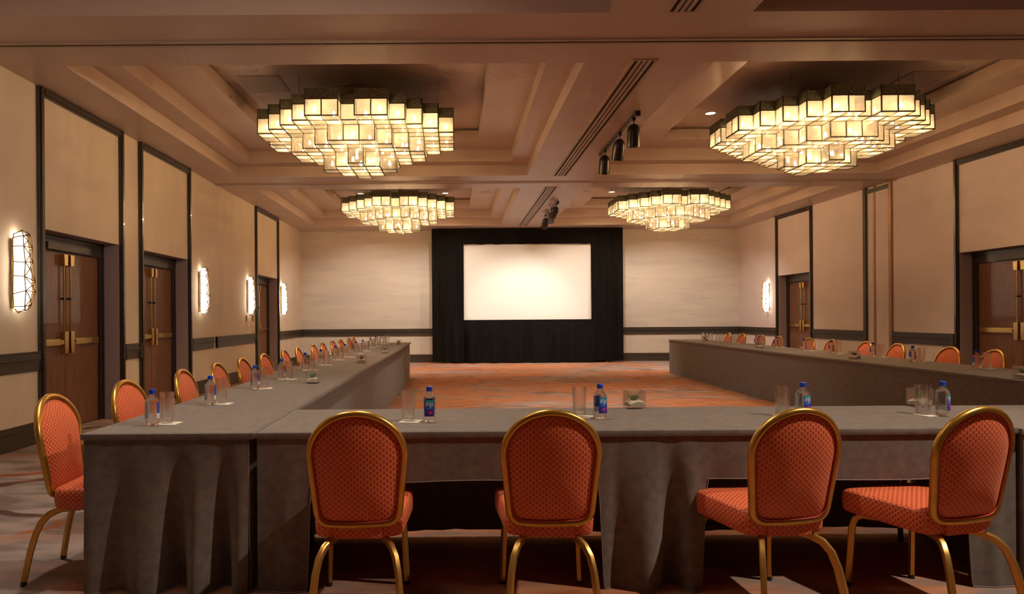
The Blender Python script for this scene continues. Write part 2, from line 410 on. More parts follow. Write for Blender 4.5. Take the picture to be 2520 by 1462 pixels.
# linear air diffusers on the centre beam
for n, (y0, y1, lab) in enumerate(((3.2, 5.57, 'short end of slotted ceiling diffuser at the very top of the view'), (6.6, 12.03, 'long slotted ceiling air diffuser beside the near spotlight track'), (13.1, 18.55, 'slotted ceiling air diffuser leading to the projection screen'))):
    d = empty('air_diffuser', (1.86, y0, ZC)); tag(d, lab, 'vent', 'linear ceiling diffusers')
    L = y1 - y0
    MB().box(-.115, .115, 0, L, -.003, -.0005).build('backing', M['vent_dark'], d)
    mb = MB(); mb.box(-.125, -.10, 0, L, -.012, 0); mb.box(.10, .125, 0, L, -.012, 0); mb.box(-.1, .1, 0, .02, -.012, 0); mb.box(-.1, .1, L - .02, L, -.012, 0)
    mb.build('border', M['vent'], d)
    for k in range(3):
        xc = -.05 + .05 * k
        MB().box(xc - .017, xc + .017, .02, L - .02, -.011, -.004).build('slat', M['vent'], d)

# ------------------------------------------------------------------ mouldings
tn = [2]
def trim(mb, mat, label, smooth=False):
    tn[0] += 1
    return struct('trim_%d' % tn[0], mb, mat, label, smooth)
def frame_trim(x, sgn, a, c, label):           # tall dark moulding round a door bay; sgn points into the room
    mb = MB()
    for (o0, o1, d) in ((-.09, 0, .03), (-.065, -.022, .048)):
        mb.box(x, x + sgn * d, a + o0, a + o1, 0, ZC - .001 - (.09 if 0 else 0))
        mb.box(x, x + sgn * d, c - o1, c - o0, 0, ZC - .001)
        mb.box(x, x + sgn * d, a, c, ZC + o0 - .001, ZC + o1 - .001 if o1 else ZC - .001)
    return trim(mb, M['trim'], label)
for i, (a, c) in enumerate(left_open):
    frame_trim(XL, 1, a, c, 'tall dark moulding round the %s door bay of the left wall' % ('nearest', 'middle', 'farthest')[i])
for i, (a, c) in enumerate(right_open):
    frame_trim(XR, -1, a, c, 'tall dark moulding round the %s door bay of the right wall' % ('near', 'far')[i])
def rail_prof(mb, axis, x, sgn, a, c):         # chair rail: broad lower band, ribs, upper band
    for z0, z1, d in ((.765, .858, .022), (.858, .872, .034), (.872, .886, .024), (.886, .904, .045), (.904, .955, .030), (.955, .968, .040)):
        if axis == 'x': mb.box(x, x + sgn * d, a, c, z0, z1)
        else: mb.box(a, c, x, x + sgn * d, z0, z1)
def base_prof(mb, axis, x, sgn, a, c):
    for z0, z1, d in ((0, .17, .022), (.17, .20, .032), (.20, .23, .018)):
        if axis == 'x': mb.box(x, x + sgn * d, a, c, z0, z1)
        else: mb.box(a, c, x, x + sgn * d, z0, z1)
segL = [(YN, 7.21, 'nearest to the viewer on the left wall'), (9.06, 9.52, 'short piece between two doors of the left wall'), (11.36, 12.42, 'first piece past the middle left door'),
        (12.56, 15.06, 'piece under the paired sconces of the left wall'), (17.02, YB, 'last piece of the left wall by the corner')]
bl = MB()
for a, c, lab in segL:
    mb = MB(); rail_prof(mb, 'x', XL, 1, a, c)
    if a > 0: mb.box(XL, XL + .05, a, a + .05, .765, .968)
    if c < YB - 1 and c > 7.5 and c != 12.42: mb.box(XL, XL + .05, c - .04, c, .765, .968)
    trim(mb, M['rail'], 'dark chair rail, ' + lab)
    base_prof(bl, 'x', XL, 1, a, c)
struct('baseboard_left', bl, M['rail'], 'dark baseboard along the left wall')
segR = [(YN, 9.06, 'nearest on the right wall'), (11.11, 12.70, 'broad dark piece left of the near right door'), (13.55, 15.53, 'piece between partition posts and far right door'), (17.29, YB, 'last piece of the right wall by the corner')]
br = MB()
for a, c, lab in segR:
    mb = MB(); rail_prof(mb, 'x', XR, -1, a, c)
    if 11 < a: mb.box(XR, XR - .05, a, a + .05, .765, .968)
    trim(mb, M['rail'], 'dark chair rail, ' + lab)
    base_prof(br, 'x', XR, -1, a, c)
struct('baseboard_right', br, M['rail'], 'dark baseboard along the right wall')
mb = MB(); rail_prof(mb, 'y', YB, -1, XL, XR); trim(mb, M['rail'], 'dark chair rail across the back wall behind the screen')
mb = MB(); base_prof(mb, 'y', YB, -1, XL, XR); struct('baseboard_back', mb, M['rail'], 'dark baseboard along the back wall')

# ------------------------------------------------------------------ doors
def rbox(mb, x0, x1, y0, y1, z0, z1, tz=0.0):  # box tapering in y towards the bottom
    mb.add([(x0, y0 + tz, z0), (x1, y0 + tz, z0), (x1, y1 - tz, z0), (x0, y1 - tz, z0), (x0, y0, z1), (x1, y0, z1), (x1, y1, z1), (x0, y1, z1)],
           [(0, 3, 2, 1), (4, 5, 6, 7), (0, 1, 5, 4), (1, 2, 6, 5), (2, 3, 7, 6), (3, 0, 4, 7)])
def door(n, x, sgn, a, c, label, rods=True):
    """double door; sgn points into the room; local x = into room, built in world axes"""
    xb = x - sgn * DEP                          # face of the leaves
    d = empty('door_%d' % n, (xb, (a + c) / 2, 0)); tag(d, label, 'door', None, 'structure')
    h = (c - a) / 2; FW = .085; LT = 2.10
    fx = lambda t: sgn * t
    mb = MB()
    mb.box(fx(-.05), fx(.03), -h, -h + FW, 0, OH); mb.box(fx(-.05), fx(.03), h - FW, h, 0, OH); mb.box(fx(-.05), fx(.03), -h + FW, h - FW, LT, OH)
    mb.box(fx(.03), fx(.045), -h, -h + .03, 0, OH); mb.box(fx(.03), fx(.045), h - .03, h, 0, OH); mb.box(fx(.03), fx(.045), -h, h, OH - .05, OH - .02)
    mb.build('door_frame', M['trim'], d)
    MB().box(fx(.03), fx(.075), -.45, .45, LT + .005, LT + .085).build('closer_cover', M['rail'], d)
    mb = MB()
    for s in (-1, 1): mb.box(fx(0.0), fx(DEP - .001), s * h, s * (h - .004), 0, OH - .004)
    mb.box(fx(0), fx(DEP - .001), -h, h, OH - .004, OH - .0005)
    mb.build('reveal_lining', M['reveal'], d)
    for s in (-1, 1):
        y0, y1 = sorted((s * .003, s * (h - FW - .003)))
        lf = MB().box(fx(-.045), fx(0.0), y0, y1, .012, LT - .004).build('door_leaf', M['wood'], d)
        yc = s * .065                           # lock stile centre
        pb = MB()
        ye = s * (h - FW - .05)
        p0, p1 = sorted((yc + s * .06, ye))
        rbox(pb, *sorted((fx(.005), fx(.035))), p0, p1, 1.00, 1.075)
        q0, q1 = sorted((yc + s * .06, yc + s * .06 + (ye - yc - s * .06) * .62))
        rbox(pb, *sorted((fx(.035), fx(.062))), q0, q1, 1.012, 1.063)
        pb.build('push_bar', M['brass'], lf)
        cs = MB(); rbox(cs, *sorted((fx(.0), fx(.06))), yc - .04, yc + .04, .90, 1.0, .008)
        rbox(cs, *sorted((fx(.0), fx(.06))), yc - .04, yc + .04, 1.0, 1.16)
        cs.build('latch_case', M['brass'], lf)
        if rods:
            rd = MB(); rd.tube([(fx(.03), yc, 1.15), (fx(.03), yc, 1.95)], .011, 8)
            rd.build('vertical_rod', M['brass'], lf)
            MB().box(fx(.0), fx(.045), yc - .025, yc + .025, 1.535, 1.56).build('rod_guide', M['black_metal'], lf)
            tcs = MB(); rbox(tcs, *sorted((fx(.0), fx(.06))), yc - .042, yc + .042, 1.94, 2.07, .01)
            tcs.build('top_latch_case', M['brass'], lf)
    return d
door(1, XL, 1, *left_open[0], 'walnut double door with brass push bars in the nearest left bay')
door(2, XL, 1, *left_open[1], 'walnut double door with brass push bars in the middle left bay')
door(3, XL, 1, *left_open[2], 'walnut double door in the farthest left bay')
door(4, XR, -1, *right_open[0], 'walnut double door with brass bar at the right edge')
door(5, XR, -1, *right_open[1], 'walnut double door in the far right bay beside a sconce')
# folded partition pocket on the right wall
d = empty('door_6', (XR, pocket[0], 0)); tag(d, 'pale folding partition panels with bronze posts in right wall', 'partition', None, 'structure')
pw = pocket[1] - pocket[0]
for y0, y1 in ((.09, .50), (.56, pw - .09)): MB().box(-.012, 0, y0, y1, .02, ZC - .12).build('panel', M['wall_r'], d)
for y0, y1, dd, mt in ((0, .085, .03, 'post'), (.50, .56, .022, 'post'), (pw - .09, pw, .05, 'rail')): MB().box(-dd, 0, y0, y1, 0, ZC - .002).build('post', M[mt], d)
MB().box(-.035, 0, .085, pw - .09, ZC - .12, ZC - .04).build('head_rail', M['rail'], d)

# ------------------------------------------------------------------ chandeliers
CU = 0.195                                       # cell
TZ = [3.690, 3.495, 3.300]                       # bottoms of the three tiers
def in1(i, j): return abs(i) <= 6 and abs(j) <= 6 and abs(i) + abs(j) <= 8 and (abs(i), abs(j)) not in ((6, 0), (0, 6))
def in2(i, j): return abs(i) <= 4 and abs(j) <= 4 and abs(i) + abs(j) <= 5
def in3(i, j): return abs(i) + abs(j) <= 2
TIER = [in1, in2, in3]
LAMP_CELLS = [(2, 0, 0), (2, 1, -1), (2, -1, -1), (2, 1, 1), (2, -1, 1)]
LAMP_CELLS += [(1, i * a, j * b) for i, j in ((4, 0), (3, 1), (2, 2), (1, 3), (0, 4)) for a in (1, -1) for b in (1, -1) if (i or a > 0) and (j or b > 0)]
LAMP_CELLS += [(0, i * a, j * b) for i, j in ((6, 2), (5, 1), (5, 3), (4, 4), (3, 5), (1, 5), (2, 6)) for a in (1, -1) for b in (1, -1)]
def make_chandelier():
    root = empty('chandelier', (0, 0, TZ[2]))
    oz = -TZ[2]; h = CU / 2; g = .006
    pm_b = MB().box(-h + g, h - g, -h + g, h - g, -.002, .002).mesh('bottom_pane', M['pane'])
    pm_y = MB().box(-h + g, h - g, -.002, .002, g, CU - g).mesh('side_pane_y', M['pane'])
    pm_x = MB().box(-.002, .002, -h + g, h - g, g, CU - g).mesh('side_pane_x', M['pane'])
    bz = [(.0, -.036), (.015, -.032), (.021, -.014), (.018, .006), (.008, .030), (.002, .038)]
    bulb_me = MB().lathe(bz[1:], 8).mesh('bulb', M['bulb'], True)
    edges = set(); band = MB(); lid = MB()
    def edge(a, b_): edges.add((min(a, b_), max(a, b_)))
    K = lambda v: (round(v[0], 4), round(v[1], 4), round(v[2], 4))
    for t, fn in enumerate(TIER):
        z = TZ[t] + oz
        for i in range(-6, 7):
            for j in range(-6, 7):
                if not fn(i, j): continue
                x, y = i * CU, j * CU
                below = t < 2 and TIER[t + 1](i, j)
                if not below:
                    link('pane', pm_b, root, (x, y, z))
                    q = [(x - h, y - h, z), (x + h, y - h, z), (x + h, y + h, z), (x - h, y + h, z)]
                    for k in range(4): edge(K(q[k]), K(q[(k + 1) % 4]))
                outer = False
                for dx, dy in ((1, 0), (-1, 0), (0, 1), (0, -1)):
                    if fn(i + dx, j + dy): continue
                    outer = True
                    link('pane', pm_x if dx else pm_y, root, (x + dx * h, y + dy * h, z))
                    if dx: e0, e1 = (x + dx * h, y - h), (x + dx * h, y + h)
                    else: e0, e1 = (x - h, y + dy * h), (x + h, y + dy * h)
                    for e in (e0, e1): edge(K((e[0], e[1], z)), K((e[0], e[1], z + CU)))
                    for zz in (z, z + CU): edge(K((e0[0], e0[1], zz)), K((e1[0], e1[1], zz)))
                    if t == 0:
                        b0, b1 = z + CU, z + CU + .122
                        if dx: band.box(e0[0] - .005, e0[0] + .005, e0[1] - .005, e1[1] + .005, b0, b1)
                        else: band.box(e0[0] - .005, e1[0] + .005, e0[1] - .005, e0[1] + .005, b0, b1)
                if t == 0: lid.box(x - h, x + h, y - h, y + h, z + CU + .05, z + CU + .055)
                if (i + j) % 2 == 0 and (outer or not below):
                    link('bulb', bulb_me, root, (x, y, z + CU * .55))
    fr = MB()
    for a, b_ in sorted(edges):
        r = .0068
        fr.box(min(a[0], b_[0]) - r, max(a[0], b_[0]) + r, min(a[1], b_[1]) - r, max(a[1], b_[1]) + r, min(a[2], b_[2]) - r, max(a[2], b_[2]) + r)
    fr.build('frame', M['bar'], root)
    band.build('top_band', M['patina'], root); lid.build('light_stop_plate', M['patina'], root)  # plate added inside the band to stop light leaking upward
    wz0, wz1 = TZ[0] + oz + CU + .12, ZT + oz
    for sx, sy in ((-1, -1), (1, -1), (1, 1), (-1, 1)):
        MB().tube([(sx * 3.5 * CU, sy * 3.5 * CU, wz0 - .065), (sx * 3.5 * CU, sy * 3.5 * CU, wz1)], .0035, 6).build('hanging_wire', M['wire'], root)
    MB().lathe([(.0, wz1 - .03), (.22, wz1 - .03), (.26, wz1)][1:], 32).build('ceiling_canopy', M['hatch'], root, True)
    MB().tube([(0, 0, wz0 - .07), (0, 0, wz1 - .03)], .02, 10).build('stem', M['wire'], root)
    return root
ch0 = make_chandelier()
chand = [((-1.27, 9.32), 'large lit tiered glass-box chandelier in the near left ceiling coffer'), ((4.95, 9.32), 'large lit tiered glass-box chandelier in the near right ceiling coffer'),
         ((-1.27, 15.85), 'smaller-looking tiered glass-box chandelier in the far left coffer'), ((4.95, 15.85), 'smaller-looking tiered glass-box chandelier right of the screen')]
for k, ((x, y), lab) in enumerate(chand):
    o = ch0 if k == 0 else copy_tree(ch0)
    o.location = (x, y, TZ[2]); tag(o, lab, 'chandelier', 'glass-box chandeliers')
    for t, i, j in LAMP_CELLS:
        light('POINT', 'chandelier_light', (x + i * CU, y + j * CU, TZ[t] + CU * .36), L_CHAND / len(LAMP_CELLS), WARM, .014)

# recessed downlights, speakers, access panels
def ceil_thing(name, label, cat, group, x, y, z):
    o = empty(name, (x, y, z)); tag(o, label, cat, group); return o
spots = []
for bi, (cy, bl_) in enumerate(((9.32, 'near'), (15.85, 'far'))):
    for si, (cx, sl) in enumerate(((-1.27, 'left'), (4.95, 'right'))):
        for dx in (-1.05, 1.05):
            for dy in (1.05,):
                where = 'rear ' + ('left' if dx < 0 else 'right')
                o = ceil_thing('downlight', 'small round lit downlight at the %s of the %s %s coffer' % (where, bl_, sl), 'downlight', 'recessed downlights', cx + dx, cy + dy, ZT)
                MB().lathe([(.075, -.004), (.075, 0)], 20).build('lens', M['can'], o)
                MB().loft([[(r * math.cos(2 * PI * k / 24), r * math.sin(2 * PI * k / 24), z) for k in range(24)] for r, z in ((.075, -.008), (.098, -.006), (.10, 0), (.075, 0))], False, False).build('ring', M['hatch'], o, True)
                light('SPOT', 'downlight_beam', (cx + dx, cy + dy, ZT - .02), L_DOWN * (1 if bi == 0 else 3.4), COOL, .06, aim=(cx + dx, cy + dy + (0 if bi == 0 else 1.4), 0), spot=115 if bi else 85, blend=.6)
        if bi == 0:
            hx = -2.48 if si == 0 else 6.1
            o = ceil_thing('access_panel', 'flat square access panel above the near %s chandelier' % sl, 'panel', 'ceiling access panels', hx, 8.95, ZT)
            MB().box(-.27, .27, -.3, .3, -.008, 0).build('panel', M['hatch'], o)
            MB().box(-.285, .285, -.315, .315, -.003, 0).build('rim', M['vent'], o)
        if bi == 1:
            sx = .72 if si == 0 else 3.0
            o = ceil_thing('ceiling_speaker', 'round ceiling speaker grille on the coffer ledge %s of the centre beam' % sl, 'speaker', 'ceiling speakers', sx, 15.75, ZC + .385)
            MB().lathe([(.125, -.006), (.13, 0)], 24).build('grille', M['hatch'], o)
            MB().lathe([(.15, -.004), (.155, 0)], 24).build('rim', M['vent'], o)

# ------------------------------------------------------------------ track spotlights
def track_light(y0, label, aims, power):
    x = 2.23
    o = empty('track_light', (x, y0, ZC)); tag(o, label, 'spotlight', 'ceiling track lights')
    MB().box(-.018, .018, 0, 2.15, -.032, 0).build('track', M['black_metal'], o)
    MB().box(-.03, .03, -.03, .03, -.06, 0).build('feed_box', M['black_metal'], o)
    prof = [(.012, .012), (.03, .008), (.055, -.012), (.072, -.04), (.079, -.075), (.08, -.27), (.072, -.27), (.07, -.1)]
    for k, (dy, aim) in enumerate(zip((.17, .88, 1.80), aims)):
        hd = MB().lathe(prof, 20).build('spot_head', M['black_metal'], o, 50)
        hd.location = (0, dy, -.115)
        wl = Vector((x, y0 + dy, ZC - .115)); dr = (Vector(aim) - wl).normalized()
        hd.rotation_euler = (-dr).to_track_quat('Z', 'Y').to_euler()
        st = MB(); st.box(-.02, .02, dy - .02, dy + .02, -.065, -.03); st.tube([(0, dy, -.06), (0, dy, -.12)], .008, 8)
        st.build('stem', M['steel'], o)
        light('SPOT', 'track_beam', tuple(wl + dr * .275), power[k], COOL, .05, aim=aim, spot=80, blend=.8)
track_light(8.29, 'black track with three bullet spotlights beside the long near diffuser', ((2.25, 9.0, 0), (2.0, 10.6, 0), (2.2, 10.9, 0)), (110, 110, 110))
track_light(14.75, 'black track with three bullet spotlights just in front of the screen', ((1.4, 19.1, 1.1), (2.3, 19.1, .8), (1.7, 19.1, .9)), (L_TRACK,) * 3)

# ------------------------------------------------------------------ wall sconces
def make_sconce():
    root = empty('wall_sconce')
    H = .79                                      # local +X out of the wall, Y along it, Z up, origin at bottom
    MB().box(0, .035, -.085, .05, .03, H - .06).build('back_plate', M['brass'], root)
    rings = []
    for z, x0, a, b_ in ((.0, .09, -.02, .0), (.05, .11, -.075, .045), (.2, .13, -.085, .075), (.33, .12, -.08, .085), (.5, .125, -.08, .05), (.62, .11, -.085, .06), (.75, .10, -.075, .04), (.79, .09, -.06, .01)):
        rings.append([(.03, a, z), (x0, a + .01, z), (x0 + .015, (a + b_) / 2, z), (x0 - .015, b_ - .005, z), (.03, b_, z)])
    MB().loft(rings).build('diffuser', M['sconce'], root)
    rnd = random.Random(3); wf = MB(); fr = [[Vector(p) + Vector((.022 if p[0] > .05 else 0, .016 * (1 if p[1] > 0 else -1) + rnd.uniform(-.012, .012), rnd.uniform(-.03, .03))) for p in r] for r in rings]
    for c in (0, 1, 3, 4): wf.tube([r[c] for r in fr], .006, 5)
    for k, r in enumerate(fr):
        wf.tube([r[0], r[1], r[3], r[4]], .0055, 5)
    for k in range(len(fr) - 1):
        A, B = fr[k], fr[k + 1]
        wf.tube([A[1], A[1].lerp(B[3], .5) + Vector((.012, 0, 0)), B[3]], .0055, 5)
        wf.tube([A[3], A[3].lerp(B[1], rnd.uniform(.4, .7)) + Vector((.012, 0, 0)), B[1]], .0055, 5)
        wf.tube([A[3], B[4].lerp(A[4], .5)], .0055, 5)
    for a, b_ in (((.12, .09, .18), (.07, .125, .30)), ((.07, .125, .30), (.07, .125, .42)), ((.07, .125, .42), (.12, .09, .50)), ((.07, .125, .30), (.13, .05, .36))):
        wf.tube([a, b_], .0055, 5)
    wf.build('wire_cage', M['cage'], root)
    return root
sc0 = make_sconce()
spos = [(XL, 6.86, 0, 'bright faceted wall sconce at the far left edge, beside the nearest door'), (XL, 11.83, 0, 'faceted wall sconce just past the middle left door'),
        (XL, 14.55, 0, 'faceted wall sconce above two switch plates'), (XL, 17.35, 0, 'faceted wall sconce nearest the back left corner'),
        (XR, 17.72, PI, 'the only faceted wall sconce on the right wall')]
for k, (x, y, rz, lab) in enumerate(spos):
    if lab:
        o = sc0 if k == 0 else copy_tree(sc0)
        o.location = (x, y, 1.385); o.rotation_euler = (0, 0, rz); tag(o, lab, 'sconce', 'faceted wall sconces')
for y, lab in ((14.42, 'narrow dark switch plate under the third left sconce'), (14.86, 'wider dark switch plate by the farthest left door')):
    o = empty('switch_plate', (XL, y, 1.30)); tag(o, lab, 'switch', 'wall switch plates')
    MB().box(0, .008, -.045, .045, -.06, .06).build('cover', M['plate'], o); MB().box(.008, .016, -.012, .012, -.02, .02).build('toggle', M['brass'], o)

# ------------------------------------------------------------------ projection screen with drapes
def drape(mb, x0, x1, z0, z1, y, amp, folds, seed, taper=0.0, nz=10):
    rnd = random.Random(seed); n = max(24, int((x1 - x0) / .012)); ph = [(rnd.uniform(.7, 1.4), rnd.uniform(0, 6.28)) for _ in range(4)]
    rows = []
    for k in range(nz + 1):
        t = k / nz; z = z1 + (z0 - z1) * t; row = []
        for i in range(n + 1):
            s_ = i / n; x = x0 + (x1 - x0) * s_
            wv = sum(math.sin(s_ * folds * 2 * PI * f + p) for f, p in ph) / 2.2
            row.append((x, y - amp * wv * (taper + (1 - taper) * min(1, t * 1.6 + .05)) - .02, z + (.006 * wv if k == nz else 0)))
        rows.append(row)
    mb.loft(rows, False, False, closed=False); return mb
scr = empty('projection_screen', (2.03, 19.15, 0)); tag(scr, 'white projection screen framed by floor-length black drapes', 'screen')
W2 = 2.67; sw = 1.79; s0, s1 = 1.206, 3.335; stop = 3.755
MB().box(-sw, sw, -.01, .01, s0, s1).build('screen_surface', M['screen'], scr)
mb = MB()
for a in (-sw - .03, sw): mb.box(a, a + .03, -.015, .02, s0 - .03, s1 + .03)
for z in (s0 - .03, s1): mb.box(-sw, sw, -.015, .02, z, z + .03)
mb.build('screen_frame', M['black_metal'], scr)
drape(MB(), -W2, -sw + .005, .05, stop, -.06, .05, 4, 1, .4).build('left_curtain', M['black_cloth'], scr, 'full')
drape(MB(), sw - .005, W2, .06, stop, -.06, .045, 3, 2, .4).build('right_curtain', M['black_cloth'], scr, 'full')
drape(MB(), -sw - .05, sw + .05, s1 - .01, stop, -.075, .018, 9, 3, .5, 5).build('valance', M['black_cloth'], scr, 'full')
drape(MB(), -sw - .3, sw + .3, .02, s0 + .005, -.08, .075, 9, 4, .06).build('skirt', M['black_cloth'], scr, 'full')
MB().tube([(-W2, .0, stop), (W2, .0, stop)], .02, 10).build('top_bar', M['steel'], scr)
for s in (-1, 1):
    mb = MB(); mb.tube([(s * (sw + .4), .06, .02), (s * (sw + .4), .06, stop)], .02, 8); mb.box(s * (sw + .4) - .03, s * (sw + .4) + .03, -.05, .4, 0, .03)
    mb.build('leg', M['steel'], scr)

# ------------------------------------------------------------------ tables and cloths
def round_slab(x0, x1, y0, y1, z0, z1, r=.014):
    mb = MB(); rings = []
    for z, ins in ((z0, r * .6), (z0 + r * .35, r * .1), (z0 + r, 0), (z1 - r, 0), (z1 - r * .35, r * .15), (z1 - .0005, r * .7), (z1, r * 1.6)):
        rings.append([(x0 + ins, y0 + ins, z), (x1 - ins, y0 + ins, z), (x1 - ins, y1 - ins, z), (x0 + ins, y1 - ins, z)])
    return mb.loft(rings)
def table_under(L, W, label, parent_rot, loc, units):
    t = empty('folding_table', loc, parent_rot); tag(t, label, 'table', 'folding tables under the cloths')
    MB().box(.02, L - .02, .03, W - .03, .70, .722).build('tabletop', M['table_ply'], t)
    for k in range(units + 1):
        x = .12 + (L - .24) * k / units
        for y in (.12, W - .12):
            MB().tube([(x, y, 0), (x, y, .70)], .014, 8).build('leg', M['steel'], t)
    return t
def folds_fn(seed, L, spacing, amp):
    rnd = random.Random(seed); cs = []
    p = rnd.uniform(.05, spacing)
    while p < L:
        cs.append((p, rnd.uniform(.035, .08), rnd.uniform(.5, 1.0) * amp * rnd.choice((1, 1, .5)))); p += rnd.uniform(.5, 1.5) * spacing
    return lambda s: sum(a * math.exp(-((s - c) / wd) ** 2) for c, wd, a in cs)
def skirt(parent, p0, p1, zt, hem, fold, name='skirt', step=.014, nz=14, grow=.3, hemline=True):
    """cloth hanging between floor points p0,p1 (local); hem(s) gives the lower edge height; folds bulge to the right of p0->p1"""
    p0 = Vector((p0[0], p0[1], 0)); p1 = Vector((p1[0], p1[1], 0)); d = p1 - p0; L = d.length; d.normalize(); nrm = Vector((d.y, -d.x, 0))
    n = max(8, int(L / step)); rows = []
    for k in range(nz + 1):
        t = k / nz; row = []
        for i in range(n + 1):
            s_ = L * i / n; zb = hem(s_); z = zt + (zb - zt) * t; dep = (zt - z) / zt
            off = fold(s_) * min(1.0, dep * 1.1) ** 1.25 if fold else 0
            q = p0 + d * s_ + nrm * off; row.append((q.x, q.y, z))
        rows.append(row)
    o = MB().loft(rows, False, False, closed=False).build(name, M['cloth'], parent, 'full')
    if hemline:
        MB().tube([(p[0] + nrm.x * .001, p[1] + nrm.y * .001, p[2] + .002) for p in rows[-1]], .0028, 5).build('hem', M['hem'], o)
    return o
YF, YK = 3.24, 4.02                              # front and back edge of the front table
TXL0, TXL1 = -1.765, -.985                       # left row
ZS = TOP - .030
def floor_hem(s): return .002
def lifted_hem(s): return .50
# left row
LEN_L = 14.75 - YF
tl = empty('tablecloth', (TXL0, YF, 0)); tag(tl, 'grey velour cloth over the long left table row', 'tablecloth', 'grey velour tablecloths')
round_slab(-.012, TXL1 - TXL0 + .03, -.012, LEN_L + .012, TOP - .034, TOP).build('top_cover', M['cloth'], tl, True)
Wd = TXL1 - TXL0
def end_fold(s):
    f = .0
    for c, wd, a in ((.03, .05, .02), (.16, .05, -.03), (.27, .06, .05), (.43, .05, -.10), (.34, .045, .03), (.54, .055, .075), (.655, .04, -.10), (.74, .05, .05)):
        f += a * math.exp(-((s - c) / wd) ** 2)
    return f
skirt(tl, (0, 0), (Wd, 0), ZS, floor_hem, end_fold, step=.008, nz=18)
skirt(tl, (Wd, 0), (Wd, LEN_L), ZS, floor_hem, folds_fn(5, LEN_L, .6, .004), step=.03)
skirt(tl, (Wd, LEN_L), (0, LEN_L), ZS, floor_hem, folds_fn(6, Wd, .2, .02), step=.03)
skirt(tl, (0, LEN_L), (0, 0), ZS, lifted_hem, folds_fn(7, LEN_L, .3, .02), step=.03)
table_under(LEN_L, Wd, 'long row of folding tables hidden under the left cloth', PI / 2, (TXL1, YF, 0), 6)
# front row: two cloths
def smooth(a, b_, x):
    t = max(0, min(1, (x - a) / (b_ - a))); return t * t * (3 - 2 * t)
def front_hem(X):
    up = .516
    f = 1.0                                      # 1 = to the floor
    f -= smooth(-.715, -.685, X) - smooth(.672, .702, X)
    f -= smooth(1.155, 1.20, X) - smooth(2.41, 2.45, X)
    f = max(0, min(1, f))
    return up + (.002 - up) * f + (.006 * math.sin(X * 5 + 1) if f < .5 else 0)
FX0, FX1, FX2 = -.945, 2.655, 4.50
def front_fold(X):
    v = 0
    for c, wd, a in ((-.80, .06, .02), (-.2, .15, .015), (.90, .07, .05), (1.02, .05, -.09), (1.11, .05, .05), (.76, .04, -.03), (1.22, .07, -.03), (1.35, .06, .02), (1.7, .1, .012), (2.0, .12, -.01), (2.55, .04, .012)):
        v += a * math.exp(-((X - c) / wd) ** 2)
    return v
tf = empty('tablecloth', (0, YF, 0)); tag(tf, 'grey velour cloth over the front table, lifted at the chairs', 'tablecloth', 'grey velour tablecloths')
DY = YK - YF
skirt(tf, (FX0 + .01, DY), (FX0 + .01, .01), ZS, floor_hem, None, step=.05)  # side cloth added to keep light out of the gap to the left row
round_slab(FX0 - .006, FX1 + .008, -.012, DY + .012, TOP - .034, TOP).build('top_cover', M['cloth'], tf, True)
skirt(tf, (FX0, 0), (FX1, 0), ZS, lambda s: front_hem(FX0 + s), lambda s: front_fold(FX0 + s), step=.005, nz=16)
skirt(tf, (FX1, DY), (FX0, DY), ZS, lambda s: .035 + .012 * math.sin(s * 3.1), folds_fn(9, 3.6, .3, .02), step=.03)
tg = empty('tablecloth', (FX1, YF, 0)); tag(tg, 'grey velour cloth at the right end of the front table', 'tablecloth', 'grey velour tablecloths')
G = FX2 - FX1
round_slab(.008, G, -.03, DY + .012, TOP - .036, TOP - .002).build('top_cover', M['cloth'], tg, True)
skirt(tg, (.02, -.02), (G, -.02), ZS, floor_hem, folds_fn(11, G, .25, .02), step=.012)
skirt(tg, (G, DY), (.02, DY), ZS, floor_hem, folds_fn(12, G, .3, .02), step=.03)
skirt(tg, (.02, DY), (.02, -.02), ZS, floor_hem, None, step=.05)
table_under(FX1 - FX0, DY, 'folding table under the lifted front cloth', 0, (FX0, YF, 0), 2)
table_under(G, DY, 'folding table under the cloth at the front right end', 0, (FX1, YF, 0), 1)
# right row, turned a little
RA = math.atan2(4.84 - 4.52, 15.5 - 4.0); RL = 12.2
RB = (4.52 + math.tan(RA) * (YF - 4.0), YF)      # near inner corner
tr = empty('tablecloth', (RB[0], RB[1], 0), -RA); tag(tr, 'grey velour cloth over the long right table row', 'tablecloth', 'grey velour tablecloths')
round_slab(-.012, .79, -.012, RL, TOP - .035, TOP - .001).build('top_cover', M['cloth'], tr, True)
skirt(tr, (0, RL), (0, 0), ZS, floor_hem, folds_fn(13, RL, .7, .004), step=.02)
skirt(tr, (0, 0), (.78, 0), ZS, floor_hem, folds_fn(14, .78, .2, .03), step=.02)
skirt(tr, (.78, 0), (.78, RL), ZS, lifted_hem, folds_fn(15, RL, .3, .02), step=.03)
skirt(tr, (.78, RL), (0, RL), ZS, floor_hem, folds_fn(16, .78, .2, .02), step=.03)
table_under(RL, .78, 'long row of folding tables hidden under the right cloth', PI / 2 - RA, (RB[0] + .78 * math.cos(RA), RB[1] - .78 * math.sin(RA), 0), 6)

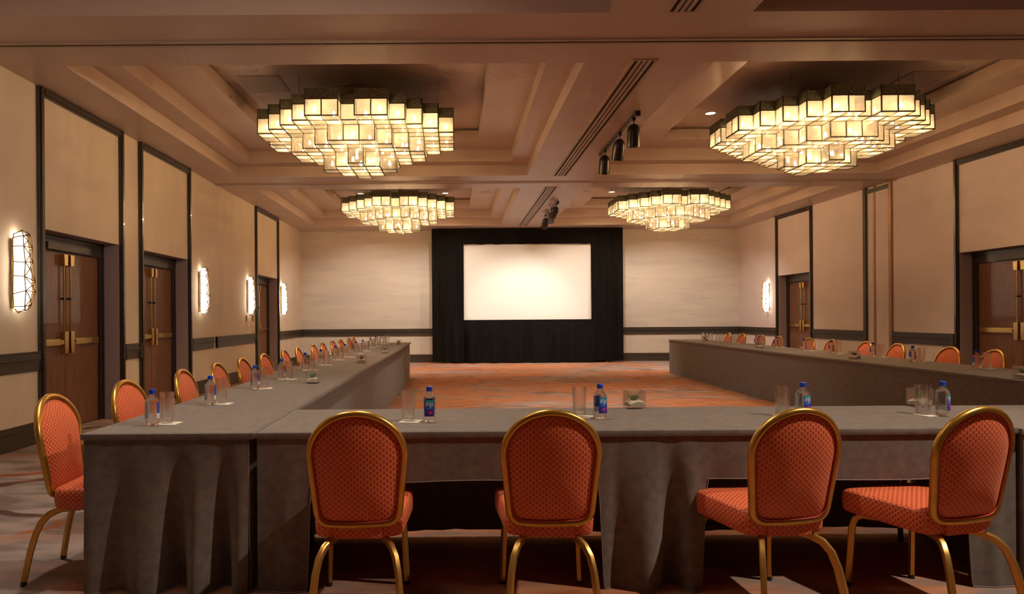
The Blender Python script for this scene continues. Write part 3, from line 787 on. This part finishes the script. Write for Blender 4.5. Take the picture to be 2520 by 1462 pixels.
# ------------------------------------------------------------------ chairs
def back_outline(n=56):
    pts = [(0.0, 0.0), (.06, .0), (.115, .002)]
    for k in range(1, 7):
        a = -PI / 2 + (PI / 2 - .08) * k / 6
        pts.append((.115 + .058 * math.cos(a), .060 + .058 * math.sin(a)))
    pts += [(.179, .12), (.187, .20), (.193, .27)]
    for k in range(0, 12):
        a = PI / 2 * k / 12
        pts.append((.196 * math.cos(a), .30 + .178 * math.sin(a)))
    half = pts
    full = half + [(0, .478)] + [(-x, z) for x, z in reversed(half[1:])]
    return full
BO = back_outline()
HB, TILT = .425, .165
def bk(x, z, yo=0.0):                            # back shape: recline + slight wrap
    return (x, -.235 - TILT * z + .55 * x * x + yo, HB + z)
def make_chair():
    r = empty('banquet_chair')
    MB().tube([bk(x, z) for x, z in BO], .0165, 8, closed=True).build('back_frame', M['gold'], r, 'full')
    cz = .235
    def pad(scale_out):
        rings_f, rings_b = [], []
        R = 9
        for k in range(R):
            q = k / (R - 1); sc = .93 * q
            if k == 0: sc = .02
            th_f = .008 + .032 * (1 - q ** 3); th_b = .006 + .022 * (1 - q ** 3)
            rings_f.append([bk(x * sc, cz + (z - cz) * sc, th_f) for x, z in BO])
            rings_b.append([bk(x * sc, cz + (z - cz) * sc, -th_b) for x, z in BO])
        return rings_f, rings_b
    f, b_ = pad(1)
    mb = MB(); mb.loft(list(reversed(b_)) , False, True); mb.loft([b_[-1], f[-1]], False, False); mb.loft(f, True, False)
    me = mb.mesh('back_pad', M['fabric'], 'full')
    ul = me.uv_layers.new(name='UVMap')
    for li, lp in enumerate(me.loops):
        co = me.vertices[lp.vertex_index].co; ul.data[li].uv = (co.x + 1.0, co.z)
    link('back_pad', me, r)
    MB().tube([bk(x * .945, cz + (z - cz) * .945, -.010) for x, z in BO], .0045, 6, closed=True).build('piping', M['piping'], r, 'full')
    # seat
    def outline(ins):
        hw_b, hw_f, y0, y1, rad = .185 - ins, .225 - ins, -.215 + ins, .225 - ins, .06
        corners = [(-hw_b, y0), (hw_b, y0), (hw_f, y1), (-hw_f, y1)]; out = []
        for i in range(4):
            p, c, n_ = Vector(corners[i - 1]), Vector(corners[i]), Vector(corners[(i + 1) % 4])
            a = c + (p - c).normalized() * rad; d_ = c + (n_ - c).normalized() * rad
            for t in range(6):
                t /= 5; q = a * (1 - t) ** 2 + c * 2 * t * (1 - t) + d_ * t * t; out.append((q.x, q.y))
            for t in (.25, .5, .75):
                q = d_.lerp(n_ + (c - n_).normalized() * rad, t); out.append((q.x, q.y))
        return out
    rings = []
    for z, ins in ((.362, .018), (.366, .006), (.378, .0), (.42, -.003), (.456, .0), (.465, .006), (.470, .018), (.474, .045)):
        rings.append([(x, y, z) for x, y in outline(ins)])
    base = outline(.045)
    for k_, z in ((.7, .479), (.4, .482), (.1, .483)): rings.append([(x * k_, y * k_, z) for x, y in base])
    MB().loft(rings).build('seat', M['fabric'], r, 'full', uv='box')
    bb = MB(); bb.loft([[(x, y, z) for x, y in ((-.10, -.232), (.10, -.232), (.105, -.19), (-.105, -.19))] for z in (.366, .372, .43, .45)])
    bb.build('back_bracket', M['fabric'], r, False, uv='box')
    for s in (-1, 1):
        path = [(s * .085, -.12, .352), (s * .115, -.20, .352), (s * .140, -.245, .335), (s * .158, -.275, .30), (s * .170, -.298, .24), (s * .178, -.318, .16), (s * .188, -.345, .02)]
        l1 = MB().tube(path, .013, square=(.012, .015)).build('leg', M['gold_leg'], r, 30)
        MB().lathe([(.013, 0), (.015, .006), (.015, .022)], 10, (s * .188, -.345)).build('foot_glide', M['black_plastic'], l1)
        path = [(s * .13, .10, .352), (s * .155, .15, .350), (s * .170, .175, .33), (s * .177, .187, .29), (s * .182, .195, .15), (s * .188, .203, .02)]
        l2 = MB().tube(path, .013, square=(.011, .014)).build('leg', M['gold_leg'], r, 30)
        MB().lathe([(.013, 0), (.015, .006), (.015, .022)], 10, (s * .188, .203)).build('foot_glide', M['black_plastic'], l2)
    return r
chair0 = make_chair(); used = [False]
def place_chair(x, y, rz, label, group):
    o = copy_tree(chair0) if used[0] else chair0
    used[0] = True
    o.location = (x, y, 0); o.rotation_euler = (0, 0, rz); tag(o, label, 'chair', group)
    return o
rc = random.Random(21)
fronts = [(866, 2.0, 'leftmost of the four orange gold-framed chairs at the front table'), (1362, -1.5, 'second from left of the four orange chairs at the front table'),
          (1945, 9.0, 'third from left of the four orange chairs at the front table'), (2381, 14.0, 'rightmost orange gold-framed chair at the front table')]
for px, rot, lab in fronts:
    yb = 2.80                                    # where the top of the back stands
    x = (px - VX) / F * yb
    place_chair(x, yb + .315, math.radians(rot), lab, 'chairs at the front table')
left_ch = [(125, 970), (300, 935), (445, 905), (530, 890), (592, 874), (645, 867.5), (697, 858.5), (730, 852.6), (768, 846.6), (791, 840.7), (816, 835.7), (835, 833.4), (856, 829.8), (867.5, 827.8)]
LX = -2.10
for k, (px, py) in enumerate(left_ch):
    y = F * LX / (px - VX)
    rot = -90 + (3 if k == 0 else rc.uniform(-4, 4))
    nm = ('nearest' if k == 0 else ORD[k] + ' from the near end') if k < 13 else 'farthest'
    place_chair(LX + .315, y, math.radians(rot), 'orange gold-framed chair along the left table row, ' + nm, 'chairs along the left table row')
right_px = [2447, 2342, 2209.7, 2132, 2047.7, 1994.5, 1918.5, 1875, 1829, 1795]
def right_inner(y): return 4.52 + (y - 4.0) * math.tan(RA)
for k, px in enumerate(right_px):
    y = 10.0
    for _ in range(20): y = F * (right_inner(y) + .78 + .36) / (px - VX)
    x = right_inner(y) + .78 + .36
    nm = ('nearest in view' if k == 0 else ORD[k] + ' from the right edge of view') if k < 9 else 'farthest'
    place_chair(x - .315, y, PI / 2 - RA + math.radians(rc.uniform(-4, 4)), 'orange gold-framed chair along the right table row, ' + nm, 'chairs along the right table row')

# ------------------------------------------------------------------ bottles, glasses, planters
def sqring(r, z, n_, k=28):
    out = []
    for i in range(k):
        a = 2 * PI * (i + .5) / k; c, s = math.cos(a), math.sin(a)
        q = r / (abs(c) ** n_ + abs(s) ** n_) ** (1 / n_); out.append((q * c, q * s, z))
    return out
BW = .0295
def sq_y(x): return (max(0.0, BW ** 5 - abs(x) ** 5)) ** .2
def text_mesh(body, w, h, cx, cz, name):
    cu = bpy.data.curves.new(name, 'FONT'); cu.body = body; cu.align_x = 'CENTER'; cu.resolution_u = 2
    ob = bpy.data.objects.new(name, cu); COL.objects.link(ob)
    dg = bpy.context.evaluated_depsgraph_get(); me = bpy.data.meshes.new_from_object(ob.evaluated_get(dg))
    bpy.data.objects.remove(ob); bpy.data.curves.remove(cu)
    xs_ = [v.co.x for v in me.vertices]; ys_ = [v.co.y for v in me.vertices]
    ax, bx = min(xs_), max(xs_); ay, by = min(ys_), max(ys_)
    for v in me.vertices:
        x = cx + ((v.co.x - ax) / (bx - ax) - .5) * w; z = cz + ((v.co.y - ay) / (by - ay) - .5) * h
        v.co = (x, -sq_y(x) - .0011, z)
    me.materials.clear(); me.materials.append(M['white_ink']); return me
def make_bottle():
    r = empty('water_bottle')
    rings = [sqring(R, z, n_) for R, z, n_ in ((.017, .004, 2.2), (.022, .0, 2.6), (.0265, .004, 3.2), (BW, .016, 4), (.0285, .026, 5), (BW, .032, 5), (BW, .122, 5), (.0285, .127, 4.5), (.028, .130, 3.5), (.021, .142, 2.6), (.0135, .153, 2.1), (.0125, .158, 2), (.0125, .163, 2))]
    MB().loft(rings).build('bottle_body', M['pet'], r, 50)
    cap = []
    for z, rr in ((.160, .0148), (.161, .0155), (.181, .0155), (.184, .0140)):
        cap.append([((rr + (.0004 if i % 2 else 0)) * math.cos(2 * PI * i / 32), (rr + (.0004 if i % 2 else 0)) * math.sin(2 * PI * i / 32), z) for i in range(32)])
    MB().loft(cap).build('cap', M['cap'], r)
    def band(a0, a1, z0, z1, off):
        rows = []
        for z in (z0, z1):
            row = []
            for i in range(15):
                a = -PI / 2 + a0 + (a1 - a0) * i / 14; c, s = math.cos(a), math.sin(a); q = BW / (abs(c) ** 5 + abs(s) ** 5) ** .2 + off
                row.append((q * c, q * s, z))
            rows.append(row)
        return MB().loft(rows, False, False, closed=False)
    lb = band(-.72, .72, .033, .118, .0006).build('label', M['label'], r, 'full')
    link('lettering', text_mesh('FIJI', .032, .0265, .001, .0905, 'letters'), lb)
    link('lettering', text_mesh('NATURAL', .020, .003, .001, .1085, 'small_letters'), lb)
    link('lettering', text_mesh('ARTESIAN WATER', .030, .0028, .001, .0735, 'small_letters_b'), lb)
    fl = MB(); cx, cz = .006, .0525
    for k in range(5):
        a = 2 * PI * k / 5 + .3
        pts = [(cx + 0.0125 * (.62 + .38 * math.cos(t)) * math.cos(a + .42 * math.sin(t)), cz + 0.0125 * (.62 + .38 * math.cos(t)) * math.sin(a + .42 * math.sin(t))) for t in [2 * PI * i / 10 for i in range(10)]]
        fl.add([(x, -sq_y(x) - .0012 - .0001 * k, z) for x, z in pts] + [(cx, -sq_y(cx) - .0013, cz)], [(i, (i + 1) % 10, 10) for i in range(10)])
    fo = fl.build('flower', M['pink'], lb)
    b1 = band(PI - .55, PI + .55, .062, .118, .0006).build('back_label', M['label_blue'], r, 'full')
    band(PI - .55, PI + .55, .036, .0619, .0006).build('back_label_foot', M['back_label_w'], b1, 'full')
    return r
def make_tumbler():
    r = empty('tumbler')
    prof_o = [(.026, .004), (.029, .004), (.0315, .012), (.0325, .04), (.0355, .160)]
    prof_i = [(.0340, .1605), (.0305, .04), (.0285, .026), (.018, .022)]
    mb = MB(); mb.loft([sqring(R, z, 2.6) for R, z in prof_o + prof_i]); mb.build('glass_body', M['glass'], r, 50)
    return r
def make_coaster():
    r = empty('paper_coaster'); mb = MB(); mb.box(-.052, .052, -.052, .052, 0, .003); mb.build('card', M['paper'], r); return r
def make_planter():
    r = empty('succulent_planter'); h = .052; H = .105
    mb = MB()
    mb.loft([[(sx * a, sy * a, z) for sx, sy in ((-1, -1), (1, -1), (1, 1), (-1, 1))] for a, z in ((h - .002, 0), (h, .003), (h, H - .002), (h - .001, H), (h - .005, H), (h - .006, H - .002), (h - .006, .012), (h - .008, .009))])
    mb.build('glass_cube', M['cube_glass'], r)
    n = 12; rows = []
    for j in range(n + 1):
        row = []
        for i in range(n + 1):
            x = -.044 + .088 * i / n; y = -.044 + .088 * j / n
            row.append((x, y, .036 + .007 * math.sin(x * 50 + 1) + .006 * math.cos(y * 45)))
        rows.append(row)
    mb = MB().loft(rows, False, False, closed=False)
    base = []
    edge = [(i, 0) for i in range(n)] + [(n, j) for j in range(n)] + [(n - i, n) for i in range(n)] + [(0, n - j) for j in range(n)]
    top = [rows[j][i] for i, j in edge]; mb.loft([[(x, y, .013) for x, y, z in top], top], True, False)
    mb.build('sand', M['sand'], r, 50)
    rnd = random.Random(4); pl = MB()
    for k in range(20):
        a = 2 * PI * k / 20 * 2.618 + rnd.uniform(-.2, .2); lean = .15 + .75 * (k / 20); L = rnd.uniform(.048, .066)
        pts, rad = [], []
        for t in range(6):
            u = t / 5; rr = L * u * math.sin(lean * (.7 + .3 * u)); zz = .036 + L * u * math.cos(lean * (.7 + .3 * u))
            pts.append((min(.043, .004 + rr) * math.cos(a), min(.043, .004 + rr) * math.sin(a), zz)); rad.append(.0048 * (1 - u) ** .7 + .0004)
        pl.tube(pts, rad, 5)
    pl.build('succulent', M['leaf'], r, 60)
    return r
bot0, tum0, coa0, pla0 = make_bottle(), make_tumbler(), make_coaster(), make_planter()
first = {}
def put(proto, x, y, rz, label, cat, group, z=TOP):
    o = copy_tree(proto) if proto.name in first else proto
    first[proto.name] = 1
    o.location = (x, y, z); o.rotation_euler = (0, 0, rz); tag(o, label, cat, group); return o
def setting(bx, by, gx, gy, brot, where, group):
    put(bot0, bx, by, brot, 'water bottle with blue cap and label, ' + where, 'bottle', 'water bottles ' + group)
    put(coa0, gx + .012, gy - .01, rc.uniform(-.5, .5), 'white square paper coaster under the tumbler, ' + where, 'coaster', 'paper coasters ' + group)
    put(tum0, gx, gy, rc.uniform(0, 1), 'empty clear tumbler, ' + where, 'glass', 'tumblers ' + group, TOP + .0015)
# front table
fb = [((1057, 1039), (1005, 1037), .02), ((1477, 1031), (1426, 1026), .35), ((1976, 1027), (1925, 1024), .40), ((2320, 1024), (2271, 1021), .62)]
for k, (b_, g, rz) in enumerate(fb):
    bx, by = at_z(*b_, TOP); gx, gy = at_z(*g, TOP)
    setting(bx, by, gx, gy, rz, '%s from the left on the front table' % ORD[k], 'on the front table')
for (px, py), lab, rz in (((1561, 1004), 'middle of the front table', .12), ((2262, 1000), 'behind the rightmost tumbler on the front table', .5)):
    x, y = at_z(px, py, TOP); put(pla0, x, y, rz, 'glass cube planter with sand and succulent, ' + lab, 'planter', 'glass cube planters')
# left row
lb_px = [(375, 1047), (518, 997), (628, 958), (693, 935), (751, 912.5), (789.8, 899.8), (826, 887), (850, 880), (876.5, 871), (893, 864.5), (911.6, 856), (924.7, 852.6), (938.6, 847), (947, 845)]
for k, p in enumerate(lb_px):
    bx, by = at_z(*p, TOP)
    by = min(by, 14.55); bx = max(TXL0 + .08, min(TXL1 - .1, bx))
    nm = 'nearest on the left row' if k == 0 else ('farthest on the left row' if k == 13 else ORD[k] + ' from the near end of the left row')
    setting(bx, by, bx + .05, by + .06, -PI / 2 + rc.uniform(-.06, .06), nm, 'on the left row')
for k, p in enumerate([(770, 943), (890, 893), (947.3, 870), (981, 849)]):
    x, y = at_z(*p, TOP)
    y = min(y, 14.6); x = min(x, TXL1 - .06)
    put(pla0, x, y, .0, 'glass cube planter with sand and succulent, %s from the near end of the left row' % ORD[k], 'planter', 'glass cube planters')
# right row
rb_px = [(2404, 908), (2246, 892), (2148.5, 879.5), (2046, 870.5), (1978, 863.5), (1909, 855.5), (1861, 851), (1803, 844.5), (1766.6, 840), (1728, 836), (1700, 832)]
for k, p in enumerate(rb_px):
    x, y = at_z(*p, TOP)
    y = min(y, 15.25 if k == 10 else 14.75); e = right_inner(y); x = max(e + .12, min(e + .70, x))
    nm = 'nearest one in view on right row' if k == 0 else ('farthest on the right row' if k == 10 else ORD[k] + ' from right edge on right row')
    setting(x, y, x + .078, y - .03, PI / 2 + rc.uniform(-.06, .06), nm, 'on the right row')
for k, p in enumerate([(2518, 932), (2103, 884.5), (1869, 856.5), (1735, 840)]):
    x, y = at_z(*p, TOP)
    y = min(y, 14.9); e = right_inner(y); x = max(e + .08, min(e + .6, x))
    put(pla0, x, y, .3, 'glass cube planter with sand and succulent, %s from right edge on right row' % ORD[k], 'planter', 'glass cube planters')
